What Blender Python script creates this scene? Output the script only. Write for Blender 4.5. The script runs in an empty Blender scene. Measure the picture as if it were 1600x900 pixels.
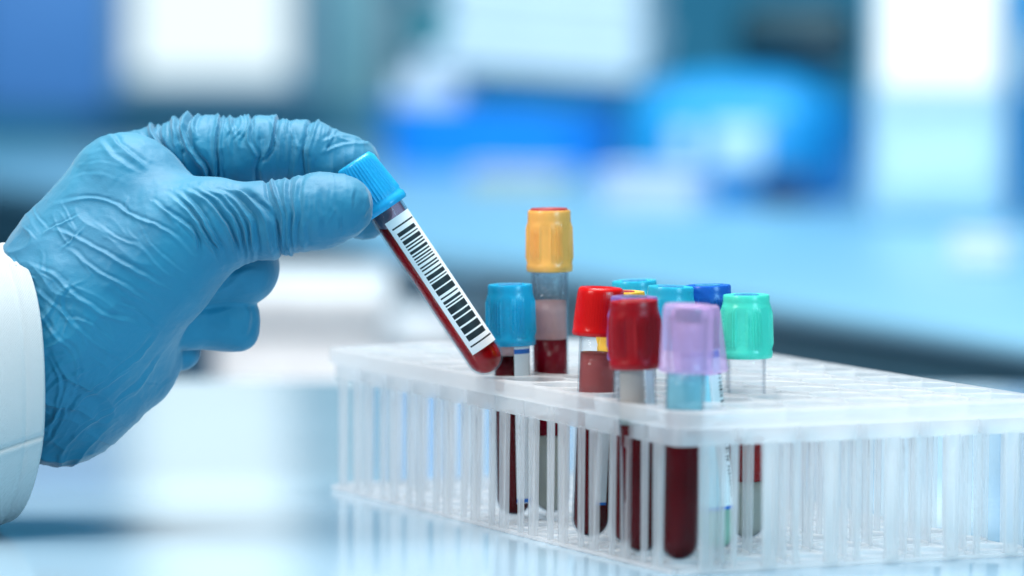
import bpy, bmesh, math, random
import numpy as np
from mathutils import Vector, Matrix

random.seed(7)
rng = np.random.default_rng(11)
scene = bpy.context.scene
C = scene.collection
R = math.radians

# ------------------------------------------------------------------ camera, world, lamps, exposure
F = 7425.0                       # focal length in pixels of a 1600 px wide frame
CAM = Vector((0.0, -1.62, 0.1989))
PITCH = 0.0675
cd = bpy.data.cameras.new('camera')
cam = bpy.data.objects.new('camera', cd); C.objects.link(cam)
ROLL = math.radians(0.42)
FWD = Vector((0, math.cos(PITCH), -math.sin(PITCH)))
_u0 = Vector((0, math.sin(PITCH), math.cos(PITCH)))
RIGHT = Vector((1, 0, 0)) * math.cos(ROLL) + _u0 * math.sin(ROLL)
UP = _u0 * math.cos(ROLL) - Vector((1, 0, 0)) * math.sin(ROLL)
cam.matrix_world = Matrix(((RIGHT.x, UP.x, -FWD.x, CAM.x), (RIGHT.y, UP.y, -FWD.y, CAM.y), (RIGHT.z, UP.z, -FWD.z, CAM.z), (0, 0, 0, 1)))
cd.sensor_width = 36.0
cd.lens = F * 36.0 / 1600.0
cd.clip_start = 0.05; cd.clip_end = 60.0
cd.dof.use_dof = True
cd.dof.focus_distance = 1.655
cd.dof.aperture_fstop = 5.6
scene.camera = cam

world = bpy.data.worlds.new('World'); scene.world = world
world.use_nodes = True
bg = world.node_tree.nodes['Background']
bg.inputs[0].default_value = (0.52, 0.74, 0.95, 1); bg.inputs[1].default_value = 0.13

def area(name, loc, target, sx, sy, power, col):
    ld = bpy.data.lights.new(name, 'AREA'); ld.shape = 'RECTANGLE'
    ld.size = sx; ld.size_y = sy; ld.energy = power; ld.color = col
    o = bpy.data.objects.new(name, ld); C.objects.link(o)
    o.location = loc
    o.rotation_euler = (Vector(target) - Vector(loc)).to_track_quat('-Z', 'Y').to_euler()
    return o
# ceiling panel above the table, a little behind it
area('ceiling_lamp', (-0.12, 0.16, 1.30), (0.0, 0.08, 0.05), 1.3, 0.8, 36.0, (1.0, 0.97, 0.94))
# soft lamp from the left of the camera, neutral
area('left_lamp', (-0.95, -0.60, 0.72), (-0.02, 0.03, 0.06), 0.30, 0.30, 6.0, (1.0, 0.97, 0.94))
# cool lamp on the right, tints the right face of the rack
area('right_lamp', (0.95, -0.95, 0.50), (0.12, 0.0, 0.04), 0.4, 0.4, 8.5, (0.34, 0.80, 1.0))
# unseen lamp added and tilted to brighten the bench and its fronts
area('bench_lamp', (0.1, 1.9, 2.0), (0.1, 3.9, 0.0), 2.8, 1.6, 70.0, (0.62, 0.87, 1.0))

vs = scene.view_settings
vs.view_transform = 'Standard'; vs.look = 'None'; vs.gamma = 1.0; vs.exposure = 0.28
vs.use_curve_mapping = False
cy = scene.cycles
cy.max_bounces = 14; cy.transparent_max_bounces = 48
cy.diffuse_bounces = 5; cy.glossy_bounces = 5; cy.transmission_bounces = 8
cy.caustics_reflective = False; cy.caustics_refractive = False
cy.sample_clamp_indirect = 6.0
cy.use_denoising = True

def at(x, y, Y):
    """the point at depth plane Y that the photograph shows at pixel x, y"""
    d = FWD + RIGHT * ((x - 800) / F) + UP * (-(y - 450) / F)
    return CAM + d * ((Y - CAM.y) / d.y)

# ------------------------------------------------------------------ helpers
def link(o, parent=None):
    C.objects.link(o)
    if parent is not None: o.parent = parent
    return o
def tag(o, label=None, cat=None, group=None, kind=None):
    if label: o['label'] = label
    if cat: o['category'] = cat
    if group: o['group'] = group
    if kind: o['kind'] = kind
    return o
def empty(name, loc=(0, 0, 0), rot=None):
    o = bpy.data.objects.new(name, None); C.objects.link(o); o.location = loc
    o.empty_display_size = 0.01
    if rot is not None: o.rotation_euler = rot
    return o
def mesh(name, verts, faces, m, parent=None, smooth=True, midx=None, autos=None):
    me = bpy.data.meshes.new(name)
    me.from_pydata([tuple(v) for v in verts], [], [tuple(f) for f in faces])
    for x in (m if isinstance(m, (list, tuple)) else [m]): me.materials.append(x)
    if midx is not None: me.polygons.foreach_set('material_index', midx)
    if smooth:
        me.polygons.foreach_set('use_smooth', [True] * len(me.polygons))
        if autos is not None: me.set_sharp_from_angle(angle=R(autos))
    me.update()
    return link(bpy.data.objects.new(name, me), parent)

def bmobj(name, bm, m, parent=None, smooth=True, autos=40):
    bmesh.ops.recalc_face_normals(bm, faces=bm.faces)
    me = bpy.data.meshes.new(name); bm.to_mesh(me); bm.free()
    me.materials.append(m)
    if smooth:
        me.polygons.foreach_set('use_smooth', [True] * len(me.polygons))
        me.set_sharp_from_angle(angle=R(autos))
    return link(bpy.data.objects.new(name, me), parent)

def rbox(name, cx, cy_, cz, sx, sy, sz, m, parent=None, bev=0.004, seg=3):
    """box with rounded edges, cz is its bottom"""
    bm = bmesh.new(); bmesh.ops.create_cube(bm, size=1.0)
    for v in bm.verts:
        v.co = Vector((cx + v.co.x * sx, cy_ + v.co.y * sy, cz + (v.co.z + 0.5) * sz))
    if bev: bmesh.ops.bevel(bm, geom=list(bm.edges), offset=min(bev, 0.45 * min(sx, sy, sz)), segments=seg, profile=0.5, affect='EDGES')
    return bmobj(name, bm, m, parent)

def lathe(profile, n=48, radfun=None):
    """profile: [(r, z)...] from bottom to top; returns verts, faces"""
    V = []; Fc = []
    for k, (r, z) in enumerate(profile):
        for a in range(n):
            ph = 2 * math.pi * a / n
            rr = r + (radfun(k, ph) if radfun else 0)
            V.append((rr * math.cos(ph), rr * math.sin(ph), z))
    for k in range(len(profile) - 1):
        for a in range(n):
            b = (a + 1) % n
            Fc.append((k * n + a, k * n + b, (k + 1) * n + b, (k + 1) * n + a))
    return V, Fc

# ------------------------------------------------------------------ materials
def nodes_of(name):
    m = bpy.data.materials.new(name); m.use_nodes = True
    nt = m.node_tree
    return m, nt, nt.nodes, nt.links
def plain(name, col, rough=0.5, spec=0.5, var=0.06, vscale=40, bump=0.0, bscale=300, sheen=0.0, coat=0.0, sss=0.0, metal=0.0, rvar=0.0):
    m, nt, N, L = nodes_of(name)
    b = N['Principled BSDF']
    b.inputs['Roughness'].default_value = rough
    b.inputs['Specular IOR Level'].default_value = spec
    b.inputs['Metallic'].default_value = metal
    if sheen: b.inputs['Sheen Weight'].default_value = sheen; b.inputs['Sheen Roughness'].default_value = 0.4
    if coat: b.inputs['Coat Weight'].default_value = coat; b.inputs['Coat Roughness'].default_value = 0.08
    if sss:
        b.inputs['Subsurface Weight'].default_value = sss
        b.inputs['Subsurface Radius'].default_value = (0.002, 0.002, 0.002)
        b.inputs['Subsurface Scale'].default_value = 1.0
    tc = N.new('ShaderNodeTexCoord')
    no = N.new('ShaderNodeTexNoise'); no.inputs['Scale'].default_value = vscale; no.inputs['Detail'].default_value = 4
    L.new(tc.outputs['Object'], no.inputs['Vector'])
    cr = N.new('ShaderNodeValToRGB')
    c0 = [max(0, c * (1 - var)) for c in col]; c1 = [min(1, c * (1 + var)) for c in col]
    cr.color_ramp.elements[0].position = 0.3; cr.color_ramp.elements[1].position = 0.7
    cr.color_ramp.elements[0].color = (*c0, 1); cr.color_ramp.elements[1].color = (*c1, 1)
    L.new(no.outputs['Fac'], cr.inputs['Fac']); L.new(cr.outputs['Color'], b.inputs['Base Color'])
    if rvar:
        mr = N.new('ShaderNodeMapRange')
        mr.inputs['To Min'].default_value = rough - rvar; mr.inputs['To Max'].default_value = rough + rvar
        L.new(no.outputs['Fac'], mr.inputs['Value']); L.new(mr.outputs['Result'], b.inputs['Roughness'])
    if bump:
        n2 = N.new('ShaderNodeTexNoise'); n2.inputs['Scale'].default_value = bscale; n2.inputs['Detail'].default_value = 3
        L.new(tc.outputs['Object'], n2.inputs['Vector'])
        bp = N.new('ShaderNodeBump'); bp.inputs['Strength'].default_value = bump; bp.inputs['Distance'].default_value = 0.0006
        L.new(n2.outputs['Fac'], bp.inputs['Height']); L.new(bp.outputs['Normal'], b.inputs['Normal'])
    return m
def glow(name, col, strength):
    m, nt, N, L = nodes_of(name)
    N.remove(N['Principled BSDF'])
    e = N.new('ShaderNodeEmission'); e.inputs[0].default_value = (*col, 1); e.inputs[1].default_value = strength
    L.new(e.outputs[0], N['Material Output'].inputs[0]); return m

def gloss_fac(N, L, f0, f1):
    """Schlick reflectance that is the same on both sides of a thin wall"""
    lw = N.new('ShaderNodeLayerWeight'); lw.inputs[0].default_value = 0.5
    p = N.new('ShaderNodeMath'); p.operation = 'POWER'; p.inputs[1].default_value = 5.0
    L.new(lw.outputs['Facing'], p.inputs[0])
    a = N.new('ShaderNodeMath'); a.operation = 'MULTIPLY_ADD'; a.inputs[1].default_value = f1; a.inputs[2].default_value = f0
    L.new(p.outputs[0], a.inputs[0]); return lw, a
def translucent(name, col, tcol, w_diff, w_trans, rough=0.3, spec_ior=1.45, bump=0.0, bscale=250):
    """milky plastic: diffuse + translucent + see-through, with a Fresnel gloss on top"""
    m, nt, N, L = nodes_of(name)
    N.remove(N['Principled BSDF'])
    d = N.new('ShaderNodeBsdfDiffuse'); d.inputs[0].default_value = (*col, 1)
    t = N.new('ShaderNodeBsdfTranslucent'); t.inputs[0].default_value = (*col, 1)
    x = N.new('ShaderNodeBsdfTransparent'); x.inputs[0].default_value = (*tcol, 1)
    m1 = N.new('ShaderNodeMixShader'); m1.inputs[0].default_value = w_trans / max(1e-6, w_diff + w_trans)
    L.new(d.outputs[0], m1.inputs[1]); L.new(t.outputs[0], m1.inputs[2])
    m2 = N.new('ShaderNodeMixShader'); m2.inputs[0].default_value = w_diff + w_trans
    L.new(x.outputs[0], m2.inputs[1]); L.new(m1.outputs[0], m2.inputs[2])
    g = N.new('ShaderNodeBsdfGlossy'); g.inputs[1].default_value = rough
    lw, fr = gloss_fac(N, L, 0.022, 0.50)
    m3 = N.new('ShaderNodeMixShader')
    L.new(fr.outputs[0], m3.inputs[0]); L.new(m2.outputs[0], m3.inputs[1]); L.new(g.outputs[0], m3.inputs[2])
    L.new(m3.outputs[0], N['Material Output'].inputs[0])
    if bump:
        tc = N.new('ShaderNodeTexCoord'); n2 = N.new('ShaderNodeTexNoise'); n2.inputs['Scale'].default_value = bscale
        L.new(tc.outputs['Object'], n2.inputs['Vector'])
        bp = N.new('ShaderNodeBump'); bp.inputs['Strength'].default_value = bump; bp.inputs['Distance'].default_value = 0.0008
        L.new(n2.outputs['Fac'], bp.inputs['Height'])
        for n in (d, t, g, lw): L.new(bp.outputs['Normal'], n.inputs['Normal'])
    return m

def clear_wall(name, tint=(0.965, 0.972, 0.978), edge=(0.76, 0.79, 0.82), f0=0.007, bump=0.0, bscale=700):
    """thin clear tube wall: see-through, darker where the sight line runs along the wall, Fresnel gloss"""
    m, nt, N, L = nodes_of(name)
    N.remove(N['Principled BSDF'])
    x = N.new('ShaderNodeBsdfTransparent')
    lw = N.new('ShaderNodeLayerWeight'); lw.inputs[0].default_value = 0.5
    cr = N.new('ShaderNodeValToRGB')
    cr.color_ramp.elements[0].position = 0.35; cr.color_ramp.elements[0].color = (*tint, 1)
    cr.color_ramp.elements[1].position = 0.98; cr.color_ramp.elements[1].color = (*edge, 1)
    L.new(lw.outputs['Facing'], cr.inputs['Fac']); L.new(cr.outputs['Color'], x.inputs[0])
    g = N.new('ShaderNodeBsdfGlossy'); g.inputs[1].default_value = 0.06
    lw2, fr = gloss_fac(N, L, f0, 0.60)
    mx = N.new('ShaderNodeMixShader')
    L.new(fr.outputs[0], mx.inputs[0]); L.new(x.outputs[0], mx.inputs[1]); L.new(g.outputs[0], mx.inputs[2])
    L.new(mx.outputs[0], N['Material Output'].inputs[0])
    if bump:
        tc = N.new('ShaderNodeTexCoord'); vo = N.new('ShaderNodeTexVoronoi'); vo.inputs['Scale'].default_value = bscale
        L.new(tc.outputs['Object'], vo.inputs['Vector'])
        bp = N.new('ShaderNodeBump'); bp.inputs['Strength'].default_value = bump; bp.inputs['Distance'].default_value = 0.001
        L.new(vo.outputs['Distance'], bp.inputs['Height'])
        for n in (g, lw2, lw): L.new(bp.outputs['Normal'], n.inputs['Normal'])
    return m

M = {}
M['table'] = plain('table_laminate', (0.30, 0.45, 0.56), rough=0.14, spec=0.7, var=0.03, vscale=6, rvar=0.02)
M['pp'] = translucent('rack_polypropylene', (0.965, 0.97, 0.98), (1.0, 1.0, 1.0), 0.17, 0.30, rough=0.28, bump=0.25, bscale=120)
M['pp_leg'] = translucent('rack_leg_polypropylene', (0.965, 0.97, 0.98), (1.0, 1.0, 1.0), 0.13, 0.27, rough=0.22, bump=0.25, bscale=120)
M['clear'] = clear_wall('clear_plastic')
M['dewy'] = clear_wall('clear_plastic_with_condensation', tint=(0.93, 0.95, 0.96), f0=0.10, bump=1.0, bscale=800)
M['pinkfilm'] = clear_wall('clear_plastic_blood_film', tint=(0.90, 0.60, 0.62), edge=(0.70, 0.32, 0.36))
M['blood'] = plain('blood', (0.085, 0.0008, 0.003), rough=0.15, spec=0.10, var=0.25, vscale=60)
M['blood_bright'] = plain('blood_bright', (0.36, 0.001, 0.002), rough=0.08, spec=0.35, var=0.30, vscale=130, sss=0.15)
M['blood_mid'] = plain('blood_lit', (0.24, 0.003, 0.014), rough=0.15, spec=0.15, var=0.25, vscale=70)  # brighter copy of blood, backlight put into the colour
M['serum'] = translucent('reddish_serum', (0.60, 0.16, 0.15), (0.80, 0.45, 0.45), 0.45, 0.25, rough=0.1)
M['serum_pale'] = translucent('pale_serum', (0.92, 0.60, 0.58), (0.96, 0.80, 0.80), 0.42, 0.30, rough=0.1, bump=0.5, bscale=500)
M['gel'] = translucent('separator_gel', (0.62, 0.62, 0.56), (0.85, 0.85, 0.8), 0.5, 0.3, rough=0.2)
M['teal_fluid'] = translucent('cyan_fluid', (0.42, 0.82, 0.88), (0.78, 0.96, 1.0), 0.26, 0.26, rough=0.1)
M['green_fluid'] = translucent('greenish_fluid', (0.55, 0.85, 0.70), (0.85, 1.0, 0.93), 0.35, 0.35, rough=0.1)
M['paper'] = plain('label_paper', (0.80, 0.83, 0.85), rough=0.55, spec=0.3, var=0.02, vscale=200)
M['ink'] = plain('label_ink', (0.012, 0.022, 0.028), rough=0.5, spec=0.3, var=0.05)
M['ink_blue'] = plain('label_blue_border', (0.02, 0.16, 0.55), rough=0.5, spec=0.3)
M['paper_grey'] = plain('label_paper_grey', (0.40, 0.35, 0.32), rough=0.5, spec=0.3, var=0.05)
M['paper_cyan'] = plain('label_paper_cyan', (0.36, 0.78, 0.90), rough=0.5, spec=0.3, var=0.04)
def capm(name, c, rough=0.27, sss=0.25, **k): return plain(name, c, rough=rough, spec=0.38, var=0.07, vscale=90, sss=sss, bump=0.10, bscale=600, rvar=0.07, **k)
M['cap_held'] = capm('cap_sky_blue', (0.016, 0.36, 0.68))
M['cap_blue'] = capm('cap_blue', (0.012, 0.36, 0.62))
M['cap_orange'] = capm('cap_orange', (0.95, 0.45, 0.11))
M['cap_red'] = capm('cap_red', (0.60, 0.004, 0.004), rough=0.24)
M['cap_darkred'] = capm('cap_dark_red', (0.32, 0.001, 0.006), rough=0.36)
M['cap_teal'] = capm('cap_teal', (0.030, 0.44, 0.62))
M['cap_royal'] = capm('cap_royal_blue', (0.015, 0.13, 0.55))
M['cap_green'] = capm('cap_mint_green', (0.08, 0.72, 0.54))
M['cap_yellow'] = capm('cap_yellow', (0.90, 0.52, 0.06))
M['cap_purple'] = translucent('cap_violet_translucent', (0.34, 0.22, 0.62), (0.75, 0.70, 0.95), 0.45, 0.25, rough=0.3)
M['cap_pink'] = translucent('cap_lavender_translucent', (0.95, 0.68, 0.98), (0.97, 0.88, 1.0), 0.16, 0.25, rough=0.20, bump=0.12)
M['stop_red'] = plain('stopper_maroon', (0.30, 0.020, 0.022), rough=0.5)
M['stop_dark'] = plain('stopper_slate', (0.06, 0.085, 0.16), rough=0.6)
M['stop_blue'] = plain('stopper_blue', (0.012, 0.20, 0.40), rough=0.6)

# glove: nitrile, matt sheen, very fine pebble texture
def glove_mat():
    m, nt, N, L = nodes_of('nitrile_glove')
    b = N['Principled BSDF']
    tc = N.new('ShaderNodeTexCoord')
    n1 = N.new('ShaderNodeTexNoise'); n1.inputs['Scale'].default_value = 28; n1.inputs['Detail'].default_value = 5
    L.new(tc.outputs['Object'], n1.inputs['Vector'])
    cr = N.new('ShaderNodeValToRGB')
    cr.color_ramp.elements[0].position = 0.3; cr.color_ramp.elements[0].color = (0.002, 0.148, 0.275, 1)
    cr.color_ramp.elements[1].position = 0.75; cr.color_ramp.elements[1].color = (0.004, 0.212, 0.362, 1)
    L.new(n1.outputs['Fac'], cr.inputs['Fac']); L.new(cr.outputs['Color'], b.inputs['Base Color'])
    b.inputs['Roughness'].default_value = 0.56
    b.inputs['Specular IOR Level'].default_value = 0.42
    b.inputs['Sheen Weight'].default_value = 0.26; b.inputs['Sheen Roughness'].default_value = 0.5
    n2 = N.new('ShaderNodeTexNoise'); n2.inputs['Scale'].default_value = 1900; n2.inputs['Detail'].default_value = 2
    L.new(tc.outputs['Object'], n2.inputs['Vector'])
    n3 = N.new('ShaderNodeTexNoise'); n3.inputs['Scale'].default_value = 330; n3.inputs['Detail'].default_value = 3
    L.new(tc.outputs['Object'], n3.inputs['Vector'])
    b1 = N.new('ShaderNodeBump'); b1.inputs['Strength'].default_value = 0.22; b1.inputs['Distance'].default_value = 0.0003
    L.new(n2.outputs['Fac'], b1.inputs['Height'])
    b2 = N.new('ShaderNodeBump'); b2.inputs['Strength'].default_value = 0.16; b2.inputs['Distance'].default_value = 0.0008
    L.new(n3.outputs['Fac'], b2.inputs['Height']); L.new(b1.outputs['Normal'], b2.inputs['Normal'])
    L.new(b2.outputs['Normal'], b.inputs['Normal'])
    return m
M['glove'] = glove_mat()
def coat_mat():
    m, nt, N, L = nodes_of('white_cotton')
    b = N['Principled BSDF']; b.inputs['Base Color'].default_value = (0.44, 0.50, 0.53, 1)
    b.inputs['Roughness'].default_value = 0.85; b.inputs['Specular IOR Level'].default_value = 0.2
    b.inputs['Sheen Weight'].default_value = 0.2
    tc = N.new('ShaderNodeTexCoord')
    hs = []
    for rot in (0.6, -0.9):
        mp = N.new('ShaderNodeMapping'); mp.inputs['Rotation'].default_value = (0.2, rot, 0.3)
        L.new(tc.outputs['Object'], mp.inputs['Vector'])
        w = N.new('ShaderNodeTexWave'); w.inputs['Scale'].default_value = 640; w.inputs['Distortion'].default_value = 0.6
        L.new(mp.outputs[0], w.inputs['Vector']); hs.append(w)
    mx = N.new('ShaderNodeMath'); mx.operation = 'MAXIMUM'
    L.new(hs[0].outputs['Fac'], mx.inputs[0]); L.new(hs[1].outputs['Fac'], mx.inputs[1])
    bp = N.new('ShaderNodeBump'); bp.inputs['Strength'].default_value = 0.45; bp.inputs['Distance'].default_value = 0.0003
    L.new(mx.outputs[0], bp.inputs['Height']); L.new(bp.outputs['Normal'], b.inputs['Normal'])
    return m
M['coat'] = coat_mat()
# background
M['wall'] = plain('wall_paint', (0.05, 0.40, 0.62), rough=0.6, var=0.05, vscale=1.5)
M['bench'] = plain('bench_laminate', (0.24, 0.52, 0.72), rough=0.38, var=0.03, vscale=5)
M['bench_front'] = plain('bench_edge_band', (0.04, 0.12, 0.18), rough=0.4)
M['drawer'] = plain('drawer_front', (0.07, 0.20, 0.33), rough=0.4)
M['metal'] = plain('brushed_metal', (0.55, 0.58, 0.6), rough=0.35, metal=1.0)
M['floor'] = plain('floor_vinyl', (0.30, 0.36, 0.42), rough=0.35)
M['bg_blue'] = plain('blue_plastic', (0.006, 0.30, 0.90), rough=0.4)
M['bg_azure'] = plain('azure_plastic', (0.015, 0.33, 0.70), rough=0.35)
M['bg_white'] = plain('white_plastic', (0.84, 0.89, 0.93), rough=0.4)
M['bg_pale'] = plain('pale_blue_plastic', (0.62, 0.82, 0.93), rough=0.4)
M['bg_paleteal'] = plain('pale_teal_plastic', (0.30, 0.60, 0.68), rough=0.4)
M['cupboard'] = plain('warm_white_paint', (0.95, 0.93, 0.95), rough=0.5)  # white for the added blocks, tinted so the table reflects a pinkish haze
M['bg_dark'] = plain('dark_green_plastic', (0.006, 0.05, 0.07), rough=0.4)
M['bg_teal'] = plain('teal_plastic', (0.01, 0.36, 0.44), rough=0.35)
M['bg_cream'] = plain('cream_card', (0.80, 0.76, 0.62), rough=0.6)
M['bg_lav'] = plain('lavender_card', (0.72, 0.76, 0.90), rough=0.6)
M['bg_grey'] = plain('grey_metal_paint', (0.32, 0.42, 0.50), rough=0.5)
M['bg_folder'] = plain('blue_folder', (0.11, 0.34, 0.80), rough=0.5)
M['bg_navy'] = plain('navy_plastic', (0.008, 0.05, 0.16), rough=0.4)
M['window_glow'] = glow('window_daylight', (0.78, 0.93, 1.0), 1.0)
M['screen_glow'] = glow('screen_light', (0.86, 0.97, 1.0), 1.15)  # emission added to make a white panel bright

# ------------------------------------------------------------------ setting: table, floor, wall
TABLE_FAR = 0.66
bm = bmesh.new(); bmesh.ops.create_cube(bm, size=1.0)
for v in bm.verts:
    v.co = Vector((v.co.x * 2.4, (v.co.y + 0.5) * (TABLE_FAR + 0.62) - 0.62, v.co.z * 0.03 - 0.015))
bmesh.ops.bevel(bm, geom=list(bm.edges), offset=0.004, segments=3, profile=0.5, affect='EDGES')
tag(bmobj('tabletop', bm, M['table']), 'glossy pale blue laminate tabletop under the rack', 'table', kind='structure')
bm = bmesh.new(); bmesh.ops.create_grid(bm, x_segments=1, y_segments=1, size=1.0)
for v in bm.verts: v.co = Vector((v.co.x * 5, v.co.y * 6 + 3, -0.85))
tag(bmobj('floor', bm, M['floor'], smooth=False), 'grey vinyl floor behind the table', 'floor', kind='structure')
rbox('wall', 0.0, 6.6, -0.85, 9.0, 0.12, 3.4, M['wall'], bev=0)
tag(bpy.data.objects['wall'], 'blurred blue wall behind the back bench', 'wall', kind='structure')

# ------------------------------------------------------------------ rack
TH = 0.452
uR = Vector((math.cos(TH), math.sin(TH), 0)); uL = Vector((-math.sin(TH), math.cos(TH), 0))
NC = Vector((0.0551, -0.0804, 0.0))
PT = 0.0234; ML = 0.0080; MR = 0.0030; RH = 0.0541; LIP = 0.0056; SK = 0.0118
NI, NJ = 12, 6
def rk(a, b, z=0.0): return Vector((a, b, z))        # rack frame: a along the long side, b along the short side
rack = empty('test_tube_rack', NC)
rack.matrix_world = Matrix(((uL.x, uR.x, 0, NC.x), (uL.y, uR.y, 0, NC.y), (0, 0, 1, 0), (0, 0, 0, 1)))
# (a, b, z) is left-handed here, so faces are re-oriented by recalc below
tag(rack, 'large milky white plastic test tube rack with rows of round holes', 'test tube rack')
HR = 0.0112
def hole(i, j): return Vector((ML + (i + .5) * PT, MR + (j + .5) * PT, 0))
# deck with holes
bm = bmesh.new(); NS = 32; hz0 = RH - LIP
def bev_ring(c, r, z): return [bm.verts.new((c.x + r * math.cos(2 * math.pi * k / NS), c.y + r * math.sin(2 * math.pi * k / NS), z)) for k in range(NS)]
def sq_ring(c, z):
    out = []
    for k in range(NS):
        ca, sa = math.cos(2 * math.pi * k / NS), math.sin(2 * math.pi * k / NS)
        s = (PT / 2) / max(abs(ca), abs(sa)); out.append(bm.verts.new((c.x + ca * s, c.y + sa * s, z)))
    return out
for i in range(NI):
    for j in range(NJ):
        c = hole(i, j)
        loops = [sq_ring(c, RH), bev_ring(c, HR + .00035, RH), bev_ring(c, HR, RH - .0004), bev_ring(c, HR - 0.0003, hz0), sq_ring(c, hz0)]
        for a, b in zip(loops[:-1], loops[1:]):
            for k in range(NS):
                bm.faces.new((a[k], a[(k + 1) % NS], b[(k + 1) % NS], b[k]))
bmesh.ops.remove_doubles(bm, verts=bm.verts, dist=1e-6)
deck = bmobj('deck', bm, M['pp'], rack, autos=35)
# lip round the deck: outline with rounded corners
A, B = NI * PT, NJ * PT
inner = []; outer = []
TA, TB, RC = 2 * ML + A, 2 * MR + B, 0.0165
for (ca_, cb_), a0, (ea, eb) in (((RC, RC), 180, (TA - RC, 0)), ((TA - RC, RC), 270, (TA, TB - RC)), ((TA - RC, TB - RC), 0, (RC, TB)), ((RC, TB - RC), 90, (0, RC))):
    for k in range(15):
        t = R(a0 + 90.0 * k / 14); outer.append((ca_ + RC * math.cos(t), cb_ + RC * math.sin(t)))
    lx, ly = outer[-1]
    for k in range(1, 12): outer.append((lx + (ea - lx) * k / 12, ly + (eb - ly) * k / 12))
inner = [(min(max(p[0], ML), ML + A), min(max(p[1], MR), MR + B)) for p in outer]
bm = bmesh.new(); n = len(inner)
def grow(f): return [(i_[0] + (o_[0] - i_[0]) * f, i_[1] + (o_[1] - i_[1]) * f) for i_, o_ in zip(inner, outer)]
loops = []
for f, z in ((0.0, RH), (0.80, RH), (0.95, RH - .0003), (1.0, RH - .0009), (1.0, hz0 + .0008), (0.96, hz0), (0.0, hz0)):
    loops.append([bm.verts.new((p[0], p[1], z + 0.00002)) for p in grow(f)])
for a, b in zip(loops[:-1], loops[1:]):
    for k in range(n): bm.faces.new((a[k], a[(k + 1) % n], b[(k + 1) % n], b[k]))
bmesh.ops.remove_doubles(bm, verts=bm.verts, dist=1e-6)
bmobj('lip', bm, M['pp'], rack, autos=50)
# moulded letters-free collars under each hole: rounded square sleeves
bm = bmesh.new()
def rsq(h, r, z, n=5):
    out = []
    for q, (sx, sy) in enumerate(((1, 1), (-1, 1), (-1, -1), (1, -1))):
        for k in range(n):
            t = math.pi / 2 * (q + k / (n - 1)); out.append(bm.verts.new((sx * (h - r) + r * math.cos(t), sy * (h - r) + r * math.sin(t), z)))
    return out
hh = PT / 2 - 0.0002
lp = [rsq(hh, .0032, hz0 - .00005), rsq(hh - .0002, .0032, RH - SK), rsq(hh - .0014, .0022, RH - SK), rsq(hh - .0012, .0022, hz0 - .00005)]
for a, b in zip(lp, lp[1:] + lp[:1]):
    for k in range(len(a)): bm.faces.new((a[k], a[(k + 1) % len(a)], b[(k + 1) % len(a)], b[k]))
col0 = bmobj('collar', bm, M['pp'], rack)
# base ring under each hole
V, Fc = lathe([(.0078, .0006), (.0100, .0006), (.0104, .0012), (.0104, .0022), (.0100, .0026), (.0082, .0026), (.0078, .0022), (.0078, .0006)], 28)
ring0 = mesh('base_ring', V, Fc, M['pp'], rack, autos=40)
for i in range(NI):
    for j in range(NJ):
        c = hole(i, j)
        for src in (col0, ring0):
            o = src if (i, j) == (0, 0) else link(src.copy(), rack)
            o.parent = rack; o.location = (c.x, c.y, 0)
# grooved leg panels and plain legs
def leg_mesh(name, w0, w1, th, groove):
    bm = bmesh.new(); ztop = RH - SK + 0.0006
    secs = [(ztop, w0, 0.0), (ztop - .0035, w0 * .98, 0.0), (ztop - .0052, w0 * .97, groove), (ztop * .55, (w0 + w1) / 2, groove), (.006, w1 * 1.02, groove), (.0035, w1, 0.0), (.0004, w1 * 1.06, 0.0)]
    rings = []
    for z, w, g in secs:
        x = w / 2; gi = 0.42 * x
        pts = [(-x, -th * .35), (-x * .93, -th / 2), (-gi * 1.25, -th / 2), (-gi, -th / 2 + g), (gi, -th / 2 + g), (gi * 1.25, -th / 2), (x * .93, -th / 2), (x, -th * .35),
               (x, th / 2), (x - .0008, th * .9), (0, th / 2), (-x + .0008, th * .9), (-x, th / 2)]
        rings.append([bm.verts.new((px, py, z)) for px, py in pts])
    for a, b in zip(rings[:-1], rings[1:]):
        for k in range(len(a)): bm.faces.new((a[k], a[(k + 1) % len(a)], b[(k + 1) % len(a)], b[k]))
    bm.faces.new(rings[0]); bm.faces.new(rings[-1][::-1])
    o = bmobj(name, bm, M['pp_leg'], None, autos=50); me = o.data; bpy.data.objects.remove(o); return me
panel_me = leg_mesh('leg_panel', .0060, .0050, .0014, .0007)
leg_me = leg_mesh('leg', .0026, .0019, .0015, .0003)
def put(me, name, a, b, rz):
    o = link(bpy.data.objects.new(name, me), rack); o.location = (a, b, 0); o.rotation_euler = (0, 0, rz); return o
inset = 0.0004
for j in range(NJ + 1):                       # panels facing across the short direction
    for i in range(NI):
        b = MR + j * PT + (inset if j == 0 else -inset if j == NJ else 0)
        put(panel_me, 'leg_panel', ML + (i + .5) * PT + .0018, b, 0 if j < NJ else math.pi)
for i in (0, NI):
    for j in range(NJ):
        a = ML + i * PT + (inset if i == 0 else -inset if i == NI else 0)
        put(panel_me, 'leg_panel', a, MR + (j + .5) * PT, -math.pi / 2 if i < NI else math.pi / 2)
for i in range(NI + 1):
    for j in range(NJ + 1):
        if i in (0, NI) and j in (0, NJ): continue          # the corners stay open
        a = ML + i * PT + (.0032 if i == 0 else -.0032 if i == NI else 0)
        b = MR + j * PT + (inset if j == 0 else -inset if j == NJ else 0)
        put(leg_me, 'leg', a, b, 0 if 0 < i < NI else (math.pi / 2 if i else -math.pi / 2) if 0 < j < NJ else 0)
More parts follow.
